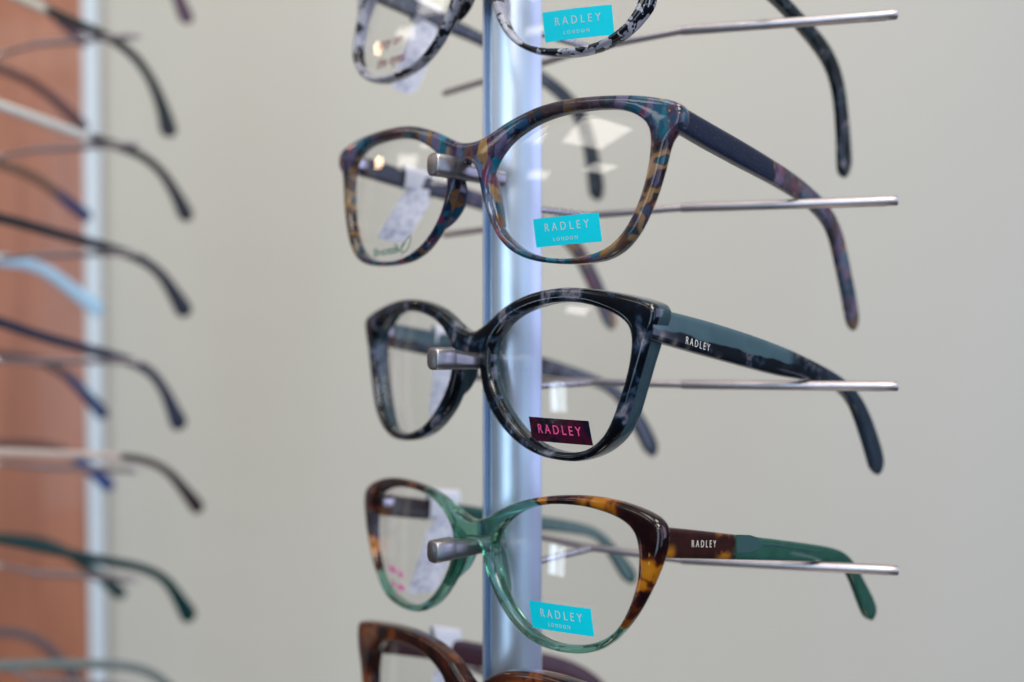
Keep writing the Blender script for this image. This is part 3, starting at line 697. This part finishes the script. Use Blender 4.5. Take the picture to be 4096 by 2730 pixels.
price_tag('white price tag slanting down to the left behind the marbled purple glasses',g2,S2,(36,-1.2),R(-3),21,14,-.66,11,loopw=15)
price_tag('upright white price tag behind the far lens of the black pearl glasses',g3,S3,(36,-1.5),R(-8),25,12,-.12,10,loopz=10.5,loopw=10)
price_tag('white price tag behind the far lens of the green and tortoiseshell glasses',g4,S4,(35,-1.2),R(-4),27,14,-.40,12,loopz=11,loopw=14)
price_tag('white price tag folded over the plum temple of the brown tortoiseshell glasses',g5,S5,(39,1.0),R(-14),26,12,-.30,12,loopz=12,loopw=13)

# ------------------------------------------------------------------ display stands
YAW=R(46); U0,V0,W0=frame_axes(YAW,0,0)
def uw(C,u,w,z): 
    p=Vector((C[0],C[1],0))*MM+U0*u*MM+W0*w*MM; p.z=z*MM+Z0; return p
def post_mesh(cx,cy,z0,z1):
    arc=[]
    for i in range(15):
        t=i/14; x=-6.05+15.2*t; y=283.0-2.7*math.sin(math.pi*min(1,t*.92+.04))**.8+ 2.6*t*t; arc.append((x,y))
    prof=[(-9.1,291),(-9.15,283.6),(-9.0,282.7),(-8.7,282.4),(-8.35,282.6),(-8.2,283.5),(-7.6,283.75),(-6.9,283.6),(-6.75,284.6),(-6.35,284.6),(-6.25,283.4)]+arc+[(9.4,287),(9.0,291.5)]
    off=Vector((cx,cy,0))
    secs=[]
    for z in(z0,z1): secs.append([((x+cx)*MM,(y+cy)*MM,z) for x,y in prof])
    me=loft(secs,name='post'); smooth(me,28); return me
def stand(C,dx,dy,levels,label,seed=0):
    t=thing('display_stand',label,'display stand','eyewear display stands',Matrix.Translation((dx*MM,(285+dy)*MM,Z0)))
    inv=t.matrix_world.inverted()
    def lk(n,me,mat,par):
        me.transform(inv); return link(n,me,mat,par)
    post=lk('post',post_mesh(dx,dy,Z0-1.0,Z0+.9),M['post'],t)
    lk('side_channel',box_mesh('side_channel',(dx-7.45)*MM,(283.6+dy-.02)*MM,Z0-.05,1.25*MM,.5*MM,1.9,.15*MM),M['channel'],t)
    for zp in levels:
        zr=zp-8.6
        # nose pin: moulded head and slimmer neck
        ex=superellipse(32,2.9)
        def sec(w,hw,ht,zc):
            return [uw(C,a*hw,w,zp+zc+b*ht) for a,b in ex]
        head=loft([sec(-14.5,2.1,2.7,0),sec(-14.35,2.5,3.1,0),sec(-14.0,2.72,3.3,0),sec(-7.6,2.75,3.35,0),sec(-7.4,2.68,3.28,0),sec(-7.35,2.5,3.05,-.1),sec(-7.2,2.5,3.0,-.15),sec(-2,2.4,2.5,-.75),sec(13,2.3,2.3,-1.0)],name='nose_pin')
        smooth(head,42); pin=lk('nose_pin',head,M['pinend'],t)
        J=uw(C,3.1,52,zr); Sn=uw(C,34,59.8,zr); Tn=uw(C,88,95.3,zr); Fa=uw(C,-74.6,52,zr)
        # rods
        dirn=(Tn-Sn).normalized()
        bar=lk('temple_rod',tube_mesh('temple_rod',[Fa,Fa+(J-Fa)*.01,J,Sn,Sn+dirn*.004],[.0011,.00122,.00122,.00122,.00122]),M['rod'],t)
        lk('rod_sleeve',tube_mesh('rod_sleeve',[Sn,Sn+dirn*.0003,Tn-dirn*.0032,Tn-dirn*.0031,Tn-dirn*.0003,Tn],[.0013,.00150,.00158,.00147,.00147,.00122],24),M['rod'],bar)
        lk('stem',tube_mesh('stem',[uw(C,2,20,zr-.6),uw(C,3.0,51,zr-.2),uw(C,3.1,53.3,zr-.2)],[.0012,.0012,.0012]),M['steel'],t)
    return t
C0=(-12.7,273.0)
stand(C0,0,0,[108.4,51.9,-4.4,-60.2,-116.5],'aluminium post with nose pins and rods carrying the five sharp glasses')

# ------------------------------------------------------------------ blurred stand on the left
DX,DY=-314,205
CL=(C0[0]+DX,C0[1]+DY)
stand(CL,DX,DY,[229-57.5*i for i in range(8)],'out of focus stand on the left whose rods cross the wooden panel')
NEAR=[[(34,2.1),(54,-2.0),(71,-6.7),(94,-9.5),(108,-13.4),(118,-20.6),(126,-33.2),(131,-44.5)],
[(20,7),(46,0.0),(65,-4.2),(80,-7.2),(92,-10),(103,-16.2),(112,-28),(118,-42),(121,-53.8)],
[(20,4.5),(34,2.1),(54,-2.0),(71,-6.7),(94,-9.5),(108,-13.4),(118,-20.6),(126,-33.2),(131,-43.1)],
[(20,5),(34,3.1),(46,0.9),(65,-3.5),(80,-6.5),(106,-11.8),(116,-19.7),(123,-29.1),(130,-40.6)],
[(20,13),(34,8.8),(54,0.8),(78,-5.5),(99,-11.6),(111,-17.1),(118,-27.0),(123,-38.3),(127,-47.7)],
[(20,3),(34,0.6),(59,-2.5),(90,-5.8),(108,-9.1),(121,-16.4),(128,-25.8),(138,-39.4)],
[(20,20),(34,15.1),(59,5.4),(85,-4.6),(109,-12.1),(120,-20.2),(127,-32.7),(133,-43.8)],
[(20,12),(34,9.2),(65,2.3),(94,-4.8),(110,-11.7),(121,-23.1),(128,-34),(133,-45)]]
FAR=[[(30,0),(68,-4.2),(83,-7.7),(96,-14.4),(106,-23.2),(117,-31)],
[(30,4),(68,-1.6),(83,-5.3),(96,-12.6),(106,-20.6),(117,-30.2)],
[(30,0),(68,-4.2),(83,-7.7),(96,-14.4),(106,-23.2),(119,-32.0)],
[(30,-5),(70,-8.0),(83,-7.6),(98,-13.3),(112,-25.5),(127,-36.6)],
[(30,-5),(75,-10.8),(91,-12.3),(107,-21.1),(118,-34.4),(130,-49.5)],
[(30,-6),(70,-8.0),(88,-8.8),(107,-13.6),(120,-26.3),(134,-40.8)],
[(30,-4),(70,-9),(92,-14),(107,-23),(115,-31.7),(129,-42.8),(142,-57.6)],
[(30,-5),(68,-10.1),(83,-14.8),(96,-24.7),(110,-44.9),(114,-52)]]
TM=[mat_temple_plain('purple_temple',(.06,.03,.05),(.09,.05,.07)),
 mat_temple_plain('silver_and_black_temple',(.40,.36,.30),(.55,.50,.42),.35,.3,.056,(.012,.015,.014)),
 mat_temple_plain('silver_grey_temple',(.42,.42,.40),(.52,.52,.50),.35,.3,.078,(.014,.014,.017)),
 mat_temple_plain('black_temple',(.006,.008,.012),(.012,.016,.024)),
 mat_temple_plain('navy_temple',(.010,.013,.03),(.018,.022,.04)),
 mat_temple_plain('pale_gold_and_brown_temple',(.44,.35,.30),(.52,.43,.38),.35,.25,.094,(.020,.010,.011)),
 mat_temple_plain('dark_green_temple',(.002,.020,.022),(.004,.034,.032)),
 mat_temple_plain('grey_green_temple',(.10,.13,.13),(.15,.18,.17))]
FM=[TM[0],mat_temple_plain('plum_brown_temple',(.06,.028,.032),(.085,.04,.045)),mat_temple_plain('brown_to_navy_temple',(.09,.05,.035),(.12,.07,.05),.3,0,.102,(.008,.02,.09)),
 mat_temple_plain('pale_blue_temple',(.30,.48,.66),(.38,.62,.82),.3),mat_temple_plain('brown_to_blue_temple',(.07,.04,.045),(.09,.055,.06),.3,0,.108,(.004,.03,.10)),
 mat_temple_plain('brown_to_bright_blue_temple',(.11,.055,.045),(.14,.07,.06),.3,0,.113,(.006,.03,.16)),TM[6],mat_temple_plain('lilac_grey_temple',(.10,.075,.085),(.13,.10,.11))]
LB=['out of focus purple glasses above the silver pair, only a temple tip in the photo','out of focus glasses with silver and black temple at the top left',
 'out of focus glasses with light grey temple, second rod down on the left','out of focus glasses with a black and a pale blue temple on the left',
 'out of focus glasses with navy temple and blue tip on the left','out of focus glasses with pale gold temple and brown ear tip on the left',
 'out of focus glasses with dark green temples on the left','out of focus glasses with grey-green temple at the bottom left']
def offs(path,h,up,tipgrow=0):
    out=[]
    P=[Vector(p) for p in path]; P[-1]=P[-1]+(P[-1]-P[-2]).normalized()*4.5
    for i,p in enumerate(P):
        t=(P[min(i+1,len(P)-1)]-P[max(0,i-1)]).normalized(); n=Vector((-t.y,t.x))
        hh=h*(1.0 if i<len(P)-2 else (.95+tipgrow*.35 if i==len(P)-2 else 1+tipgrow))/2
        q=p+n*hh*up; out.append((q.x,q.y))
    return out
protoL=dict(SHAPES['r2'])
front_me=make_front(protoL,4.0,1.25,.3)
lens_me={s:make_lens(protoL['inner'],s,cv2) for s in(1,-1)}
for i in range(8):
    mw=frame_matrix((CL[0]-.5,CL[1]+.5,163-57.5*(i-1)+12),(YAW,0,0))
    g=thing('eyeglasses',LB[i],'glasses','out of focus glasses on the left stand',mw)
    me=front_me.copy(); me.materials.clear()
    f=link('front_frame',me,TM[i] if i not in(5,2,1) else TM[0],g); add_wn(f)
    for s in(1,-1): link('lens',lens_me[s],M['lens'],g)
    h={1:5.4,3:5.4,4:5.4,5:4.2}.get(i,5.0)
    n0=[(6.5,NEAR[i][0][1]+1.5)]+NEAR[i]
    link('temple',make_temple(offs(n0,h,1,1.1),offs(n0,h,-1,1.1),65.5,1,3.0,shrink=0,ex=2.6),TM[i],g)
    f0=[(6.5,1.0)]+FAR[i]
    hf=7.5 if i==3 else 6.0
    link('temple',make_temple(offs(f0,hf,1,.5),offs(f0,hf,-1,.5),65.8,-1,3.0,splay=R(2.4),shrink=0,ex=2.6),FM[i],g)

# ------------------------------------------------------------------ wall and wooden panel
wl=link('wall',box_mesh('wall',-.2,.905,Z0-.05,2.3,.03,2.7),M['wall']); wl['kind']='structure'
p=thing('wooden_panel','reddish-brown wooden display panel with a pale edge strip at the far left','wood panel',None,Matrix.Translation((-.402,.878,Z0))@Matrix.Rotation(R(-.75),4,'Y'))
link('board',box_mesh('board',-.3555,0,0,.70,.018,1.9,.001),M['wood'],p)
link('edge_strip',box_mesh('edge_strip',.0010,-.0035,0,.0115,.012,1.9,.0012),M['white'],p)

# ------------------------------------------------------------------ lights
def area(name,loc,target,sx,sy,power,color,shape='RECTANGLE',spread=180):
    l=bpy.data.lights.new(name,'AREA'); l.shape=shape; l.size=sx
    if shape in('RECTANGLE','ELLIPSE'): l.size_y=sy
    l.energy=power; l.color=color; l.spread=R(spread)
    o=bpy.data.objects.new(name,l); col.objects.link(o); o.location=loc
    d=Vector(target)-Vector(loc); o.rotation_euler=d.to_track_quat('-Z','Y').to_euler(); return o
def dirv(az,el,r):  # az measured from +Y clockwise(+X) in degrees, as seen from the glasses
    a,e=R(az),R(el); return Vector((.0+r*math.cos(e)*math.sin(a),.27+r*math.cos(e)*math.cos(a),Z0+r*math.sin(e)))
CEN=(0,.27,Z0)
def overhead_panel(x,y,sx,sy,p,c=(1,.95,.88),h=1.35): area('ceiling_and_fill_panel',(x,y,Z0+h),(x,y+.0001,0),sx,sy,p,c)
for (x,y,q,pw) in((-2.35,-.95,.8,9),(-2.6,.15,.6,4.5),(-3.5,.75,.6,4.5),(-4.4,-.5,.6,4.5),(-1.2,-1.9,.6,6),(.4,-1.1,.7,30),(.2,-2.7,.7,24),(-3.6,-1.9,.6,4.5)):  # the two strongest, behind the camera, are added soft fill outside the lens reflections
    overhead_panel(x,y,q,q,pw)
area('shop_window',(-.75,-2.2,Z0+.2),CEN,.9,2.0,26,(.58,.80,1.0))
area('shop_window',(1.7,-1.6,Z0+.1),CEN,1.3,2.0,13,(.54,.76,1.0))
area('door_window',dirv(-98,-5,3.4),CEN,.09,.42,.9,(.75,.88,1.0)); area('door_window',dirv(-94.9,-5,3.4),CEN,.16,.42,1.8,(.7,.85,1.0))
for az,el in((-60,15),(-55,11),(-66,20)):
    area('downlight',dirv(az,el,3.0),CEN,.09,.09,1.1,(1.0,.62,.38),'DISK')
area('warm_wall_fill',(.42,.05,Z0+1.15),(-.7,.97,Z0-.05),.4,.3,4.2,(1.0,.90,.72),spread=120)  # added warm fill that brightens the left of the wall, no fixture there
area('warm_wall_fill',(.1,.1,Z0-1.2),(-.35,.97,Z0-.05),.4,.3,1.2,(1.0,.90,.72),spread=120)  # second added fill, aimed up at the wall from below
area('window_right',(1.7,.0,Z0+.3),(.6,.95,Z0),.9,1.4,11,(.60,.64,1.0))
area('ceiling_and_fill_panel',(-.36,-.15,Z0+1.25),(-.36,.35,Z0),.5,.5,5,(1.0,.92,.78))  # added fill in front of the wooden panel to lift the dark left wall

w=bpy.data.worlds.new('World'); sc.world=w; w.use_nodes=True; nt=w.node_tree
bg=nt.nodes['Background']; tc=nt.nodes.new('ShaderNodeTexCoord'); sp=nt.nodes.new('ShaderNodeSeparateXYZ'); nt.links.new(tc.outputs['Generated'],sp.inputs[0])
rp=nt.nodes.new('ShaderNodeValToRGB'); mp=nt.nodes.new('ShaderNodeMapRange'); nt.links.new(sp.outputs[2],mp.inputs[0]); mp.inputs[1].default_value=-1; nt.links.new(mp.outputs[0],rp.inputs[0])
for e,(q,c) in zip([rp.color_ramp.elements[0],rp.color_ramp.elements[1],rp.color_ramp.elements.new(.5)],[(0,(.035,.03,.028,1)),(1,(.46,.49,.56,1)),(.5,(.085,.09,.10,1))]):
    e.position=q; e.color=c
nt.links.new(rp.outputs[0],bg.inputs[0]); bg.inputs[1].default_value=.6

# ------------------------------------------------------------------ camera
cd=bpy.data.cameras.new('camera'); cam=bpy.data.objects.new('camera',cd); col.objects.link(cam)
cam.location=(0,0,Z0); cam.rotation_euler=(R(90+.159),0,0)
cd.sensor_width=36; cd.lens=F_PX/4096*36; cd.clip_start=.01; cd.clip_end=50
cd.dof.use_dof=True; cd.dof.focus_distance=.247; cd.dof.aperture_fstop=32/6.7; cd.dof.aperture_blades=0
sc.camera=cam
sc.render.engine='CYCLES'
sc.cycles.max_bounces=14; sc.cycles.transparent_max_bounces=24; sc.cycles.transmission_bounces=10; sc.cycles.glossy_bounces=6
sc.cycles.sample_clamp_indirect=4
sc.view_settings.view_transform='Standard'; sc.view_settings.look='None'; sc.view_settings.exposure=-.08; sc.view_settings.gamma=1
sc.render.resolution_x=1024; sc.render.resolution_y=682
